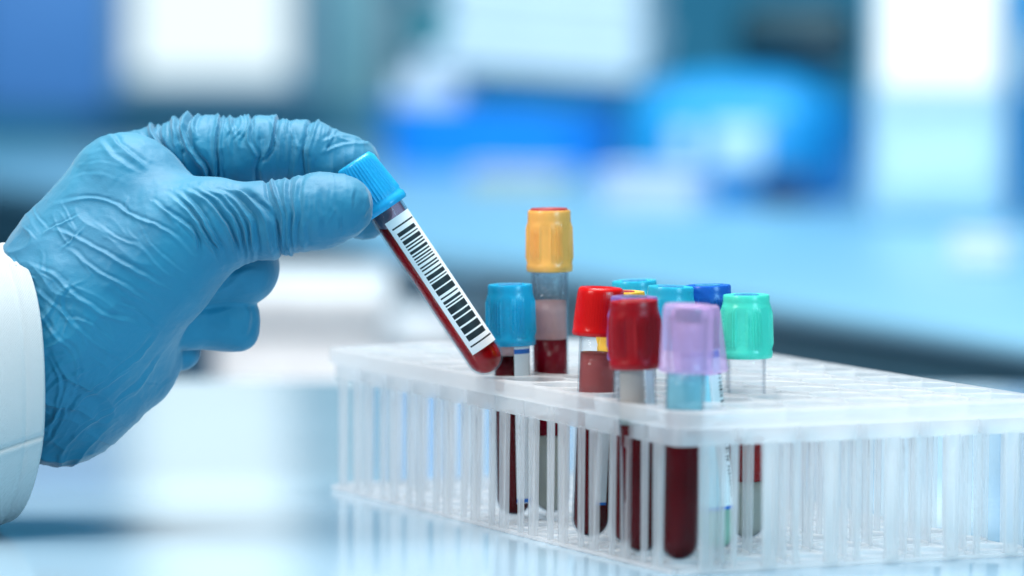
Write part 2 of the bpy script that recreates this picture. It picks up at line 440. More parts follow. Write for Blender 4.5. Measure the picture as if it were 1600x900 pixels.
# foot rails along the bottom
def rail_mesh(L_):
    bm = bmesh.new(); pr = [(-.0009, .0003), (.0009, .0003), (.0011, .0007), (.0007, .0015), (-.0007, .0015), (-.0011, .0007)]
    a = [bm.verts.new((0, y, z)) for y, z in pr]; b = [bm.verts.new((L_, y, z)) for y, z in pr]
    for k in range(6): bm.faces.new((a[k], a[(k + 1) % 6], b[(k + 1) % 6], b[k]))
    bm.faces.new(a); bm.faces.new(b[::-1])
    o = bmobj('rail', bm, M['pp'], None); me = o.data; bpy.data.objects.remove(o); return me
rl = rail_mesh(A - .003); rs = rail_mesh(B - .003)
for j in range(NJ + 1):
    o = link(bpy.data.objects.new('foot_rail', rl), rack); o.location = (ML + .0015, MR + j * PT + (inset if j == 0 else -inset if j == NJ else 0), 0)
for i in range(NI + 1):
    o = link(bpy.data.objects.new('foot_rail', rs), rack)
    o.location = (ML + i * PT + (inset if i == 0 else -inset if i == NI else 0), MR + .0015, .0001); o.rotation_euler = (0, 0, math.pi / 2)

# ------------------------------------------------------------------ tubes
RT = 0.0066; RI = 0.00600
def tube_wall(m, parent, length, r=RT):
    pr = [(0.00001, 0.0)]      # outer skin, then back down the inner skin
    for k in range(1, 9):
        t = k / 8 * math.pi / 2; pr.append((r * math.sin(t), r - r * math.cos(t)))
    pr += [(r * 1.0, length * .35), (r * 1.01, length * .7), (r * 1.02, length)]
    q = r - .0005; z_ = .0005
    inn = [(q * 1.02, length), (q * 1.01, length * .7), (q, length * .35)] + [(max(1e-5, q * math.sin(k / 8 * math.pi / 2)), z_ + q - q * math.cos(k / 8 * math.pi / 2)) for k in range(8, -1, -1)]
    V, Fc = lathe(pr + inn, 48)
    return mesh('tube_wall', V, Fc, m, parent)
def fluid(name, m, parent, s0, s1, tilt=None, r=RI, bottom=True, meniscus=True):
    """liquid between heights s0 and s1; tilt = (slope, direction angle) of its surface in the tube's own frame"""
    z0 = RT - RI; pr = []
    if s0 <= z0 + 1e-6:
        pr.append((1e-5, z0))
        for k in range(1, 9):
            t = k / 8 * math.pi / 2; pr.append((r * math.sin(t), z0 + r - r * math.cos(t)))
    else:
        pr += [(1e-5, s0), (r, s0)]
    nb = len(pr)
    for q in (0.33, 0.66, 1.0): pr.append((r, pr[nb - 1][1] + (s1 - pr[nb - 1][1]) * q))
    if meniscus and tilt is None: pr += [(r * .93, s1 - .0004), (r * .8, s1 - .0006)]
    pr += [(r * .5, pr[-1][1]), (1e-5, pr[-1][1])]
    V, Fc = lathe(pr, 40)
    if tilt:
        sl, a = tilt
        V = [(x, y, z + (sl * (x * math.cos(a) + y * math.sin(a)) if z > s1 - 1e-5 else 0)) for x, y, z in V]
    return mesh(name, V, Fc, m, parent)
def cap(m, ms, parent, z0, H, rb, rt, style, wide=False):
    n = 168
    if style == 'held':      # fine ribs all round, flange below
        pr = [(rb * .80, z0 + .0004), (rb * .98, z0), (rb * 1.03, z0 + .0006), (rb * 1.03, z0 + .0024), (rb * .965, z0 + .0032), (rb * .95, z0 + .0040)]
        k0 = len(pr)
        for q in np.linspace(0, 1, 7): pr.append((rb * .945 + (rt - rb * .945) * q, z0 + .0044 + (H - .0064) * q))
        k1 = len(pr)
        pr += [(rt * .985, z0 + H - .0010), (rt * .93, z0 + H - .0002), (rt * .86, z0 + H), (rt * .62, z0 + H), (rt * .55, z0 + H - .0012), (rt * .50, z0 + H - .0040), (1e-5, z0 + H - .0042)]
        def rf(k, ph): return (.00042 * max(0.0, math.cos(ph * 40)) ** 1.5 if k0 <= k < k1 else 0)
    elif style == 'round':   # short cap, flared skirt, fine ribs near the top
        pr = [(rb * .80, z0 + .0004), (rb * .985, z0), (rb * 1.02, z0 + .0008), (rb, z0 + .0020)]
        k0 = len(pr)
        for q in np.linspace(0, 1, 7): pr.append((rb * .985 + (rt - rb * .985) * q, z0 + .0024 + (H - .0048) * q))
        k1 = len(pr)
        pr += [(rt * .985, z0 + H - .0012), (rt * .95, z0 + H - .0004), (rt * .88, z0 + H), (rt * .6, z0 + H), (rt * .52, z0 + H - .0012), (rt * .46, z0 + H - .004), (1e-5, z0 + H - .0042)]
        def rf(k, ph): return .00014 * max(0.0, math.cos(ph * 56)) if k0 < k < k1 else 0
    else:                    # tall safety cap: shoulder at the top, ribbed sectors and smooth sectors
        pr = [(rb * .78, z0 + .0006), (rb * .97, z0), (rb * 1.0, z0 + .0006), (rb * 1.0, z0 + .0020), (rb * .985, z0 + .0027)]
        k0 = len(pr)
        for q in np.linspace(0, 1, 8): pr.append((rb * .985 + (rb * .955 - rb * .985) * q, z0 + .0030 + (H * .80 - .0030) * q))
        k1 = len(pr)
        pr += [(rb * .93, z0 + H * .825), (rt * 1.01, z0 + H * .86), (rt, z0 + H * .90), (rt, z0 + H - .0008), (rt * .97, z0 + H - .0001), (rt * .88, z0 + H), (rt * .66, z0 + H - .0001), (rt * .60, z0 + H - .0008), (rt * .56, z0 + H - .0060), (1e-5, z0 + H - .0062)]
        def rf(k, ph):
            if not (k0 <= k < k1): return 0
            s = (ph * 6 / (2 * math.pi)) % 1.0
            if k == k0 or k == k1 - 1: return -.0001
            return .00052 * max(0.0, math.cos(2 * math.pi * (s - .06) * 10)) if s < .62 else -.00030
    V, Fc = lathe(pr, n, rf)
    c = mesh('cap', V, Fc, m, parent, autos=55)
    zt = z0 + H
    r1 = rt * (.54 if style != 'tall' else .58); up = .0011 if style != 'round' else -.0003
    if wide: r1 = rt * .90; up = .0016
    V, Fc = lathe([(r1 * .98, zt - .0060), (r1, zt - .0016 + up), (r1 * .93, zt - .0010 + up), (r1 * .45, zt - .0011 + up), (r1 * .30, zt - .0024 + up), (1e-5, zt - .0026 + up)], 40)
    mesh('stopper', V, Fc, ms, c, autos=50)
    return c
BAR = None
def label_patch(parent, ph0, ph1, s0, s1, m, borders=(), bars=None, r=RT + .00018, name='label', barm=None):
    """curved paper patch between angles ph0..ph1 and heights s0..s1; bars = (u0, u1, [(t0, t1)...]) of the height"""
    us = sorted(set([0.0, 1.0] + list(np.linspace(0, 1, 25)) + ([bars[0], bars[1]] if bars else [])))
    ts = set([0.0, 1.0])
    for a, b, *_ in borders: ts |= {a, b}
    if bars:
        for b in bars[2]: ts |= {b[0], b[1]}
    ts = sorted(ts)
    V = []; Fc = []; mi = []
    mats = [m, M['ink'], M['ink_blue']]
    for t in ts:
        for u in us:
            ph = ph0 + (ph1 - ph0) * u
            V.append((r * math.cos(ph), r * math.sin(ph), s0 + (s1 - s0) * t))
    W = len(us)
    for a in range(len(ts) - 1):
        tm = (ts[a] + ts[a + 1]) / 2
        for b in range(W - 1):
            um = (us[b] + us[b + 1]) / 2
            k = 0
            for bo in borders:
                if bo[0] < tm < bo[1]: k = 2
            if bars:
                for br in bars[2]:
                    w0, w1 = (br[2], br[3]) if len(br) > 2 else (bars[0], bars[1])
                    if br[0] < tm < br[1] and w0 < um < w1: k = 1
            Fc.append((a * W + b, a * W + b + 1, (a + 1) * W + b + 1, (a + 1) * W + b)); mi.append(k)
    return mesh(name, V, Fc, mats, parent, midx=mi)

def sample_tube(bottom, top, label, group=None, name='blood_tube'):
    """Empty at the tube's bottom, +Z along the tube towards the cap, +X turned to the camera"""
    z = (top - bottom).normalized()
    x = (CAM - bottom); x = (x - z * x.dot(z)).normalized(); y = z.cross(x)
    o = empty(name, bottom)
    o.matrix_world = Matrix(((x.x, y.x, z.x, bottom.x), (x.y, y.y, z.y, bottom.y), (x.z, y.z, z.z, bottom.z), (0, 0, 0, 1)))
    tag(o, label, 'test tube', group)
    return o

def bottom_at(px, i, j):
    """point on the base ring level whose picture column is px, in the hole (i, j)"""
    c = rack.matrix_world @ hole(i, j)
    p = at(px, 800, c.y); return Vector((p.x, c.y, 0.0030))
def top_at(px, py, i, j):
    c = rack.matrix_world @ hole(i, j); return at(px, py, c.y)
bpy.context.view_layer.update()

G = 'capped tubes standing in the rack'
def rack_tube(i, j, pxb, ptop, label, capm_, stopm, fluids, H=.0218, rb=.0088, rt=.0080, style='tall', wall='clear', labels=()):
    b = bottom_at(pxb, i, j); t = top_at(ptop[0], ptop[1], i, j)
    Ltot = (t - b).length
    o = sample_tube(b, t, label, G)
    tube_wall(M[wall], o, Ltot - .004)
    for nm, mm, s0, s1 in fluids: fluid(nm, M[mm], o, s0, s1)
    cap(M[capm_], M[stopm], o, Ltot - H, H, rb, rt, style, wide=(capm_ == 'cap_orange'))
    for l in labels: label_patch(o, *l[0], **l[1])
    return o
mm_ = .001
d2 = R
# order follows the photograph from left to right
rack_tube(6, 0, 804, (797, 444), 'blue-capped tube just behind the tip of the held tube', 'cap_blue', 'stop_blue',
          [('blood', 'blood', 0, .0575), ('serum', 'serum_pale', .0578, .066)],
          labels=[((d2(8), d2(75), .005, .0610, M['paper']), dict(borders=[(.955, .985), (.005, .03)]))])
ot = rack_tube(6, 1, 862, (858, 328), 'tallest tube in the rack, with an orange cap', 'cap_orange', 'stop_red',
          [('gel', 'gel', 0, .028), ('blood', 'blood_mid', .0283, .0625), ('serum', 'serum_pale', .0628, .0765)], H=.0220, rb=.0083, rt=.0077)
V, Fc = lathe([(RI - .0001, .0772), (RI - .0001, .0925)], 48)
mesh('condensation', V, Fc, M['dewy'], ot)
rack_tube(4, 1, 972, (972, 455), 'mostly hidden yellow-capped tube between the red caps', 'cap_yellow', 'stop_red', [('blood', 'blood', 0, .045)])
rack_tube(3, 0, 922, (939, 449), 'bright red-capped tube leaning to the right, beside the dark red cap', 'cap_red', 'stop_red',
          [('blood', 'blood', 0, .0480), ('serum', 'serum', .0483, .0640)], H=.0165, rb=.0091, rt=.0079, style='round',
          labels=[((d2(10), d2(48), .012, .05, M['paper']), dict(borders=[(.0, .025)]))])
rack_tube(2, 0, 984, (991, 463), 'violet-capped tube almost hidden behind the dark red cap', 'cap_purple', 'stop_dark', [('blood', 'blood', 0, .042)])
rack_tube(1, 0, 1004, (990, 469), 'dark maroon-capped tube between the bright red and the lavender caps', 'cap_darkred', 'stop_red',
          [('blood', 'blood', 0, .0435), ('gel', 'gel', .0438, .0500)], H=.0228, rb=.0089, rt=.0081,
          labels=[((d2(-55), d2(22), .046, .0665, M['paper_grey']), dict()), ((d2(26), d2(58), .046, .0645, M['paper']), dict(borders=[(.90, .99)]))])
rack_tube(5, 2, 1004, (991, 438), 'light teal-capped tube at the back, left of the other teal cap', 'cap_teal', 'stop_blue', [('blood', 'blood', 0, .040)])
rack_tube(3, 1, 1034, (1048, 447), 'teal-capped tube behind the dark maroon and lavender caps', 'cap_teal', 'stop_blue', [('blood', 'blood', 0, .040)])
rack_tube(0, 0, 1061, (1076, 475), 'lavender-capped tube in front, standing in the rack corner nearest the camera', 'cap_pink', 'stop_dark',
          [('blood', 'blood', 0, .0500), ('plasma', 'teal_fluid', .0503, .0625)], H=.0225, rb=.0090, rt=.0083, style='round')
bars = []
t = .30
while t < .86:
    w = random.choice([.008, .012, .02]); bars.append((t, t + w)); t += w + random.choice([.008, .012, .018])
for q in range(9): bars.append((.08 + q * .022, .092 + q * .022, .62 + .02 * (q % 3), .86 - .03 * (q % 2)))
rack_tube(1, 1, 1124, (1086, 480), 'lavender-capped tube with a cyan bar-coded label, behind the front lavender cap', 'cap_pink', 'stop_dark',
          [('plasma', 'green_fluid', 0, .045)], H=.0225, rb=.0090, rt=.0083, style='round',
          labels=[((d2(-70), d2(20), .014, .068, M['paper_cyan']), dict(borders=[(.0, .022), (.965, .995)])),
                  ((d2(22), d2(76), .014, .068, M['paper']), dict(borders=[(.0, .022), (.95, .995)], bars=(.58, .9, bars)))])
rack_tube(3, 2, 1114, (1106, 445), 'royal blue-capped tube behind the lavender cap', 'cap_royal', 'stop_blue', [('blood', 'blood', 0, .046)])
rack_tube(2, 2, 1168, (1166, 460), 'mint green-capped tube, rightmost in the rack', 'cap_green', 'stop_blue',
          [('gel', 'gel', 0, .020), ('blood', 'blood_bright', .0203, .0400)], rb=.0090, rt=.0080)

# held tube
HY = 0.050
hb = at(772.5, 581, HY); ht = at(552, 252, HY)
held = sample_tube(hb, ht, 'blood tube with sky blue cap and bar code, held in the gloved hand', name='held_blood_tube')
Lh = (ht - hb).length
tube_wall(M['clear'], held, Lh - .004)
bpy.context.view_layer.update()
mi_ = held.matrix_world.inverted().to_3x3() @ Vector((0, 0, 1))     # world up in the tube's frame
sl = math.hypot(mi_.x, mi_.y) / mi_.z
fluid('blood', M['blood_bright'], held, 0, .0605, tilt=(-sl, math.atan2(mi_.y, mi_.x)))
V, Fc = lathe([(RI - .0002, .052), (RI - .0002, Lh - .0185)], 48)
mesh('blood_film', V, Fc, M['pinkfilm'], held)
cap(M['cap_held'], M['stop_blue'], held, Lh - .0205, .0205, .0088, .0071, 'held')
rb_ = random.Random(5); bb = [(.935, .946, .10, .90), (.045, .056, .10, .90)]
t = .085
while t < .90:
    w = rb_.choice([.009, .011, .020, .028, .040, .046]); w = min(w, .905 - t)
    bb.append((t, t + w)); t += w + rb_.choice([.009, .010, .012, .017])
label_patch(held, d2(-27), d2(80), .0095, .0650, M['paper'], bars=(.13, .78, bb))

# ------------------------------------------------------------------ gloved hand: one continuous surface from a distance field
K = F / (HY - CAM.y) * math.cos(0.0)            # pixels per metre at the hand
O0 = at(300, 400, HY)
EX = RIGHT / K; EV = -UP / K; EW = -FWD / K
def rcone(P, a, b, sw=1.0):
    a = np.array(a, np.float32); b = np.array(b, np.float32)
    pa = P - a[:3]; ba = b[:3] - a[:3]
    s = np.array([1, 1, sw], np.float32); pa = pa * s; ba = ba * s
    t = np.clip(pa @ ba / (ba @ ba), 0, 1)
    d = pa - t[:, None] * ba
    return np.sqrt((d * d).sum(1)) - (a[3] + t * (b[3] - a[3]))
def smin(a, b, k):
    h = np.maximum(k - np.abs(a - b), 0) / k
    return np.minimum(a, b) - h * h * k * .25
def chain(P, pts, k=14, sw=1.0):
    d = None
    for a, b in zip(pts[:-1], pts[1:]):
        e = rcone(P, a, b, sw); d = e if d is None else smin(d, e, k)
    return d
PALM = [((-190, 650, -25, 118), (60, 556, -15, 152), 1.25), ((60, 556, -15, 150), (192, 298, -18, 92), 1.15), ((105, 520, 15, 128), (320, 354, 55, 63), 1.0),
        ((90, 592, -45, 126), (188, 556, -62, 92), 1.1), ((150, 430, -15, 122), (225, 332, -2, 78), 1.0), ((165, 470, 22, 112), (238, 424, 44, 93), 1.0)]
INDEX = [(214, 268, -128, 72), (300, 237, -110, 58), (400, 234, -96, 53), (478, 238, -88, 50), (536, 262, -88, 51), (568, 330, -84, 43)]
THUMB = [(290, 370, 46, 78), (345, 351, 60, 61), (425, 345, 70, 57), (500, 331, 82, 55), (537, 325, 88, 50)]
MIDDLE = [(200, 305, -115, 62), (330, 382, -110, 52), (372, 417, -44, 57), (270, 440, -14, 50)]
RINGF = [(170, 370, -150, 60), (320, 455, -125, 46), (350, 497, -62, 48), (250, 505, -26, 46)]
RTIP = [(350, 500, -62, 44), (374, 522, -54, 25)]
PINKY = [(150, 450, -165, 52), (250, 520, -145, 38), (274, 546, -88, 31), (215, 545, -50, 34)]
def groups(P):
    palm = None
    for a, b, sw in PALM:
        e = rcone(P, a, b, sw); palm = e if palm is None else smin(palm, e, 55)
    th = chain(P, THUMB, 22); ix = chain(P, INDEX, 20); mi = chain(P, MIDDLE, 24); ri = smin(chain(P, RINGF, 22), chain(P, RTIP, 10), 14); pi_ = chain(P, PINKY, 16)
    return palm, th, ix, mi, ri, pi_
def hand_sdf(P):
    palm, th, ix, mi, ri, pi_ = groups(P)
    d = smin(palm, th, 48)
    d = smin(d, ix, 6)
    f = smin(smin(mi, ri, 7), pi_, 7)
    return smin(d, f, 5)
# narrow band sampling, then surface nets
ST = 1.75
lo = np.array([-345, 150, -240], np.float32); hi = np.array([640, 745, 175], np.float32)
BS = 8
nb = np.ceil((hi - lo) / ST / BS).astype(int); nn = nb * BS + 1
ctr = np.stack(np.meshgrid(*[lo[k] + (np.arange(nb[k]) + .5) * BS * ST for k in range(3)], indexing='ij'), -1).reshape(-1, 3).astype(np.float32)
dc = hand_sdf(ctr)
keep = np.abs(dc) < BS * ST * 1.9
vol = np.where(np.repeat(np.repeat(np.repeat(dc.reshape(nb), BS, 0), BS, 1), BS, 2) > 0, 50., -50.).astype(np.float32)
vol = np.pad(vol, ((0, 1),) * 3, constant_values=50.)
kb = np.argwhere(keep.reshape(nb))
off = np.stack(np.meshgrid(*[np.arange(BS + 1)] * 3, indexing='ij'), -1).reshape(-1, 3)
for c0 in range(0, len(kb), 400):
    idx = (kb[c0:c0 + 400, None, :] * BS + off[None]).reshape(-1, 3)
    vals = hand_sdf((lo + idx * ST).astype(np.float32))
    vol[idx[:, 0], idx[:, 1], idx[:, 2]] = vals
def surface_nets(vol):
    s = vol < 0
    n = np.array(vol.shape)
    cs = sum(s[x:n[0] - 1 + x, y:n[1] - 1 + y, z:n[2] - 1 + z].astype(np.int8) for x in (0, 1) for y in (0, 1) for z in (0, 1))
    act = (cs > 0) & (cs < 8)
    ci = np.argwhere(act); vid = -np.ones(act.shape, np.int64); vid[act] = np.arange(len(ci))
    acc = np.zeros((len(ci), 3)); cnt = np.zeros(len(ci))
    cor = [(x, y, z) for x in (0, 1) for y in (0, 1) for z in (0, 1)]
    for a in cor:
        for ax in range(3):
            if a[ax]: continue
            b = list(a); b[ax] = 1
            va = vol[ci[:, 0] + a[0], ci[:, 1] + a[1], ci[:, 2] + a[2]]; vb = vol[ci[:, 0] + b[0], ci[:, 1] + b[1], ci[:, 2] + b[2]]
            m = (va < 0) != (vb < 0)
            t = np.where(m, va / np.where(m, va - vb, 1), 0)
            p = np.array(a, float)[None].repeat(len(ci), 0); p[:, ax] += t
            acc[m] += p[m]; cnt[m] += 1
    verts = ci + acc / cnt[:, None]
    faces = []
    for ax in range(3):
        u, v = (ax + 1) % 3, (ax + 2) % 3
        sl0 = [slice(1, -1)] * 3; sl1 = [slice(1, -1)] * 3
        sl0[ax] = slice(0, n[ax] - 1); sl1[ax] = slice(1, n[ax])
        A_, B_ = s[tuple(sl0)], s[tuple(sl1)]
        e = np.argwhere(A_ != B_); flip = A_[tuple(e.T)]
        e = e + np.array([0 if k == ax else 1 for k in range(3)])
        def cell(du, dv):
            q = e.copy(); q[:, u] -= du; q[:, v] -= dv; return vid[q[:, 0], q[:, 1], q[:, 2]]
        f = np.stack([cell(0, 0), cell(1, 0), cell(1, 1), cell(0, 1)], 1)
        f[~flip] = f[~flip][:, ::-1]
        faces.append(f)
    return verts, np.concatenate(faces)
vv, ff = surface_nets(vol)
P = (lo + vv * ST).astype(np.float32)
# normals from the field
eps = 2.0
nrm = np.stack([hand_sdf(P + np.eye(3, dtype=np.float32)[k] * eps) - hand_sdf(P - np.eye(3, dtype=np.float32)[k] * eps) for k in range(3)], 1)
nrm /= np.linalg.norm(nrm, axis=1, keepdims=True) + 1e-9
gp = np.stack(groups(P), 1); gid = gp.argmin(1)      # 0 palm 1 thumb 2 index 3 middle 4 ring 5 pinky

def hash3(i):
    i = i.astype(np.int64)
    h = (i[..., 0] * 374761393 + i[..., 1] * 668265263 + i[..., 2] * 2147483647) & 0xffffffff
    h = ((h ^ (h >> 13)) * 1274126177) & 0xffffffff
    return ((h ^ (h >> 16)) & 0xffff) / 65535.0
def vnoise(p):
    i = np.floor(p); f = p - i; f = f * f * f * (f * (f * 6 - 15) + 10)
    r = 0
    for x in (0, 1):
        for y in (0, 1):
            for z in (0, 1):
                w = (f[:, 0] if x else 1 - f[:, 0]) * (f[:, 1] if y else 1 - f[:, 1]) * (f[:, 2] if z else 1 - f[:, 2])
                r = r + w * hash3(i + np.array([x, y, z]))
    return r * 2 - 1
def ss(a, b, x):
    t = np.clip((x - a) / (b - a), 0, 1); return t * t * (3 - 2 * t)
U_, V_, W_ = P[:, 0].astype(float), P[:, 1].astype(float), P[:, 2].astype(float)
wob = np.stack([vnoise(P / 34.0 + 9.1), vnoise(P / 34.0 + 41.7)], 1) * 3.0 + np.stack([vnoise(P / 13.0 + 3.1), vnoise(P / 13.0 + 21.7)], 1) * 1.1
Q = np.stack([U_, V_], 1) + wob
def smooth_line(pts, m=9):
    pts = np.array(pts, float); out = []
    ext = np.vstack([2 * pts[0] - pts[1], pts, 2 * pts[-1] - pts[-2]])
    for k in range(1, len(ext) - 2):
        p0, p1, p2, p3 = ext[k - 1:k + 3]
        for t in np.linspace(0, 1, m, endpoint=False):
            out.append(.5 * ((2 * p1) + (-p0 + p2) * t + (2 * p0 - 5 * p1 + 4 * p2 - p3) * t * t + (-p0 + 3 * p1 - 3 * p2 + p3) * t ** 3))
    out.append(pts[-1]); return np.array(out)
disp = np.zeros(len(P))
def fold(pts, width, height, gsel, valley=.7, endfade=.22, wmin=-400, off=1.7, ext=0.0):
    """a raised fold along a line, with a trough on its right-hand side"""
    L_ = smooth_line(pts); width = width * .88
    msk = np.isin(gid, gsel) & (W_ > wmin)
    mn, mx = L_.min(0) - 6 * width, L_.max(0) + 6 * width
    msk &= (Q[:, 0] > mn[0]) & (Q[:, 0] < mx[0]) & (Q[:, 1] > mn[1]) & (Q[:, 1] < mx[1])
    ii = np.nonzero(msk)[0]
    if not len(ii): return
    q = Q[ii]; best = np.full(len(ii), 1e9); sd = np.zeros(len(ii)); tt = np.zeros(len(ii))
    seg = np.linalg.norm(np.diff(L_, axis=0), axis=1); cum = np.concatenate([[0], np.cumsum(seg)])
    for k in range(len(seg)):
        a = L_[k]; b = L_[k + 1] - a; l = max(seg[k], 1e-6)
        t = np.clip(((q - a) @ b) / (l * l), 0, 1)
        d = q - a - t[:, None] * b; dist = np.hypot(d[:, 0], d[:, 1])
        s = np.sign(b[0] * (q[:, 1] - a[1]) - b[1] * (q[:, 0] - a[0]))
        m = dist < best; best[m] = dist[m]; sd[m] = (dist * s)[m]; tt[m] = ((cum[k] + t * l) / cum[-1])[m]
    fade = np.minimum(ss(0, endfade, tt) + ext, 1) * np.minimum(ss(0, endfade, 1 - tt) + ext, 1)
    h = np.exp(-(np.abs(sd) / width) ** 1.35) - valley * np.exp(-((sd + off * width) / (width * .95)) ** 2)
    disp[ii] += 1.2 * height * h * fade
IX = [2]; TP = [0, 1]
# index finger: rings of gathered glove
fold([(165, 205), (200, 240), (240, 268)], 4.5, 2.4, [0], .9)
fold([(150, 215), (185, 250), (225, 272)], 5.0, 1.6, [0], .9)
fold([(220, 172), (240, 222), (262, 250), (276, 280)], 5.0, 6.5, IX, 1.0, ext=.5)
fold([(238, 165), (240, 210), (252, 240)], 3.5, 4.0, IX, .9, ext=.6)
fold([(264, 165), (269, 200), (280, 232)], 4.0, 4.5, IX, .8, ext=.6)
fold([(294, 160), (282, 196), (288, 226), (302, 246), (315, 264), (317, 296)], 4.5, 6.5, IX, 1.0, ext=.8)
fold([(303, 165), (297, 195), (301, 215)], 4.0, 3.5, IX, .5, ext=.5)
fold([(274, 200), (282, 245), (276, 285)], 4.0, -3.5, IX, -.4)
fold([(334, 160), (332, 230), (335, 290)], 3.2, 4.2, IX, .8, ext=.8)
fold([(343, 160), (341, 230), (343, 290)], 3.0, 2.6, IX, .5, ext=.8)
for x0, dx in ((352, 3), (360, -4), (368, 4), (376, 2)): fold([(x0, 160), (x0 + dx, 195), (x0 - dx, 214)], 2.6, 2.4, IX, .6, ext=.3)
fold([(383, 160), (386, 212), (398, 246)], 3.6, 4.5, IX, 1.0, ext=.6)
fold([(403, 200), (404, 240), (397, 268), (392, 292)], 4.0, -5.0, IX, -.5, ext=.3)
fold([(430, 160), (421, 214), (410, 246)], 4.0, 4.2, IX, .8, ext=.6)
fold([(456, 205), (452, 240), (445, 290)], 4.0, -3.2, IX, -.5, ext=.3)
fold([(440, 160), (446, 190), (443, 215)], 3.0, 2.2, IX, .4, ext=.5)
fold([(487, 165), (477, 205), (474, 235), (475, 290)], 4.2, -6.5, IX, -.55, ext=.8)
fold([(498, 165), (487, 205), (484, 240)], 4.0, 3.0, IX, .3, ext=.6)
fold([(500, 240), (535, 226), (570, 224), (595, 240)], 4.0, 2.0, IX, .7)
fold([(500, 222), (530, 208), (560, 214)], 4.0, 1.6, IX, .7)
fold([(512, 205), (540, 216), (585, 222)], 3.0, 1.6, IX, .6)
# thumb base: bundle of tension arcs
ARCS = [[(250, 320), (285, 345), (310, 370), (318, 402)], [(272, 308), (300, 333), (324, 365), (342, 395), (350, 418)], [(282, 303), (312, 328), (331, 355), (347, 385), (353, 414)],
        [(292, 298), (332, 318), (356, 345), (369, 375), (376, 412)], [(303, 295), (347, 316), (373, 343), (381, 375), (380, 414)], [(320, 294), (366, 309), (395, 339), (404, 370), (399, 412)],
        [(312, 293), (356, 311), (385, 341), (393, 373), (390, 412)], [(345, 292), (386, 306), (415, 335), (425, 365), (430, 408)], [(368, 292), (404, 318), (428, 350), (440, 404)]]
for k, a in enumerate(ARCS): fold(a, 3.8 + .5 * (k % 3), 4.4 + .7 * (k % 2), TP, .95, endfade=.3, wmin=0, ext=.12)
fold([(418, 278), (425, 305), (434, 335), (443, 380), (442, 412)], 4.0, -6.0, TP, -.55, wmin=0, ext=.7)
fold([(428, 278), (435, 305), (445, 345), (449, 410)], 3.6, 4.2, TP, .6, wmin=0, ext=.6)
fold([(450, 275), (453, 330), (457, 405)], 4.2, 3.6, TP, 1.0, wmin=0, ext=.6)
fold([(470, 275), (466, 330), (464, 400)], 4.5, 3.0, TP, .9, wmin=0, ext=.4)
fold([(496, 290), (500, 335), (508, 380)], 6.0, 1.8, TP, .8, wmin=0)
fold([(520, 320), (532, 340), (536, 368)], 6.0, 1.4, TP, .8, wmin=0)
fold([(480, 345), (484, 370), (478, 395)], 4.5, 1.6, TP, .8, wmin=0)
fold([(578, 300), (580, 325), (570, 345)], 3.0, 1.6, TP, .8, wmin=0)
# back of the hand and palm: long diagonal folds
DIAG = [([(70, 330), (110, 318), (150, 313), (185, 322), (215, 340), (270, 362), (300, 395), (334, 418)], 4.6, 4.2),
        ([(60, 360), (110, 364), (145, 385), (185, 402), (250, 440), (300, 468)], 4.6, 3.8),
        ([(140, 340), (190, 372), (225, 386), (262, 422), (305, 445)], 4.2, 3.2), ([(222, 345), (240, 380), (262, 402), (312, 438)], 4.0, 2.8),
        ([(232, 308), (265, 330), (292, 362), (328, 408)], 4.2, 3.0), ([(205, 305), (200, 325), (212, 345)], 3.6, 2.2),
        ([(110, 245), (170, 236), (232, 256)], 5.0, 1.2), ([(100, 285), (150, 272), (205, 286)], 5.0, 1.3), ([(110, 262), (160, 254), (215, 268)], 4.0, .9),
        ([(85, 378), (120, 392), (170, 430), (215, 452), (270, 492)], 4.6, 3.2), ([(35, 412), (85, 425), (140, 470), (200, 500), (262, 520)], 5.0, 3.4),
        ([(40, 440), (90, 470), (150, 530), (210, 560)], 5.0, 2.6), ([(70, 372), (100, 352), (140, 338)], 4.0, 3.0), ([(95, 395), (125, 372), (150, 352)], 3.6, 2.2),
        ([(60, 470), (95, 520), (130, 560), (120, 640)], 5.0, 2.6), ([(150, 605), (190, 585), (235, 545), (262, 505)], 4.6, 3.2), ([(175, 640), (220, 600), (262, 545)], 4.4, 2.8),
        ([(90, 660), (140, 622), (190, 590), (230, 560)], 4.6, 2.8), ([(75, 620), (110, 590), (160, 575)], 4.4, 2.4), ([(100, 500), (150, 505), (200, 540)], 4.4, 2.4),
        ([(80, 545), (105, 590), (95, 640), (75, 690)], 5.0, 2.6), ([(120, 430), (110, 480), (130, 520)], 4.2, 2.2), ([(190, 470), (230, 490), (262, 515)], 4.0, 2.0),
        ([(100, 700), (150, 660), (205, 625)], 4.0, 2.4), ([(70, 700), (100, 665), (115, 620)], 4.0, 2.4), ([(25, 400), (45, 425), (70, 440)], 4.0, 2.6)]
for q_, (pts, w, h) in enumerate(DIAG): fold(pts, w * (.72 if q_ in (0, 1, 9, 10, 15) else .62), h * (.75 if q_ in (0, 1) or q_ >= 9 else .40), TP, .55, endfade=.35, wmin=-60, off=2.2)
fr_ = random.Random(21)
for k in range(26):                       # many fine creases that follow the pull of the glove
    u0, v0 = fr_.uniform(20, 265), fr_.uniform(330, 690)
    ang = R(38 + fr_.gauss(0, 14)) if v0 < 520 else R((-42 if fr_.random() < .7 else 48) + fr_.gauss(0, 18))
    ln = fr_.uniform(22, 75); cv_ = fr_.gauss(0, .22)
    pts = [(u0 + ln * q * math.cos(ang + cv_ * q), v0 + ln * q * math.sin(ang + cv_ * q)) for q in (-.5, -.17, .17, .5)]
    fold(pts, fr_.uniform(1.9, 3.0), fr_.uniform(.4, 1.0), TP, .5, endfade=.4, wmin=-60, off=2.0)
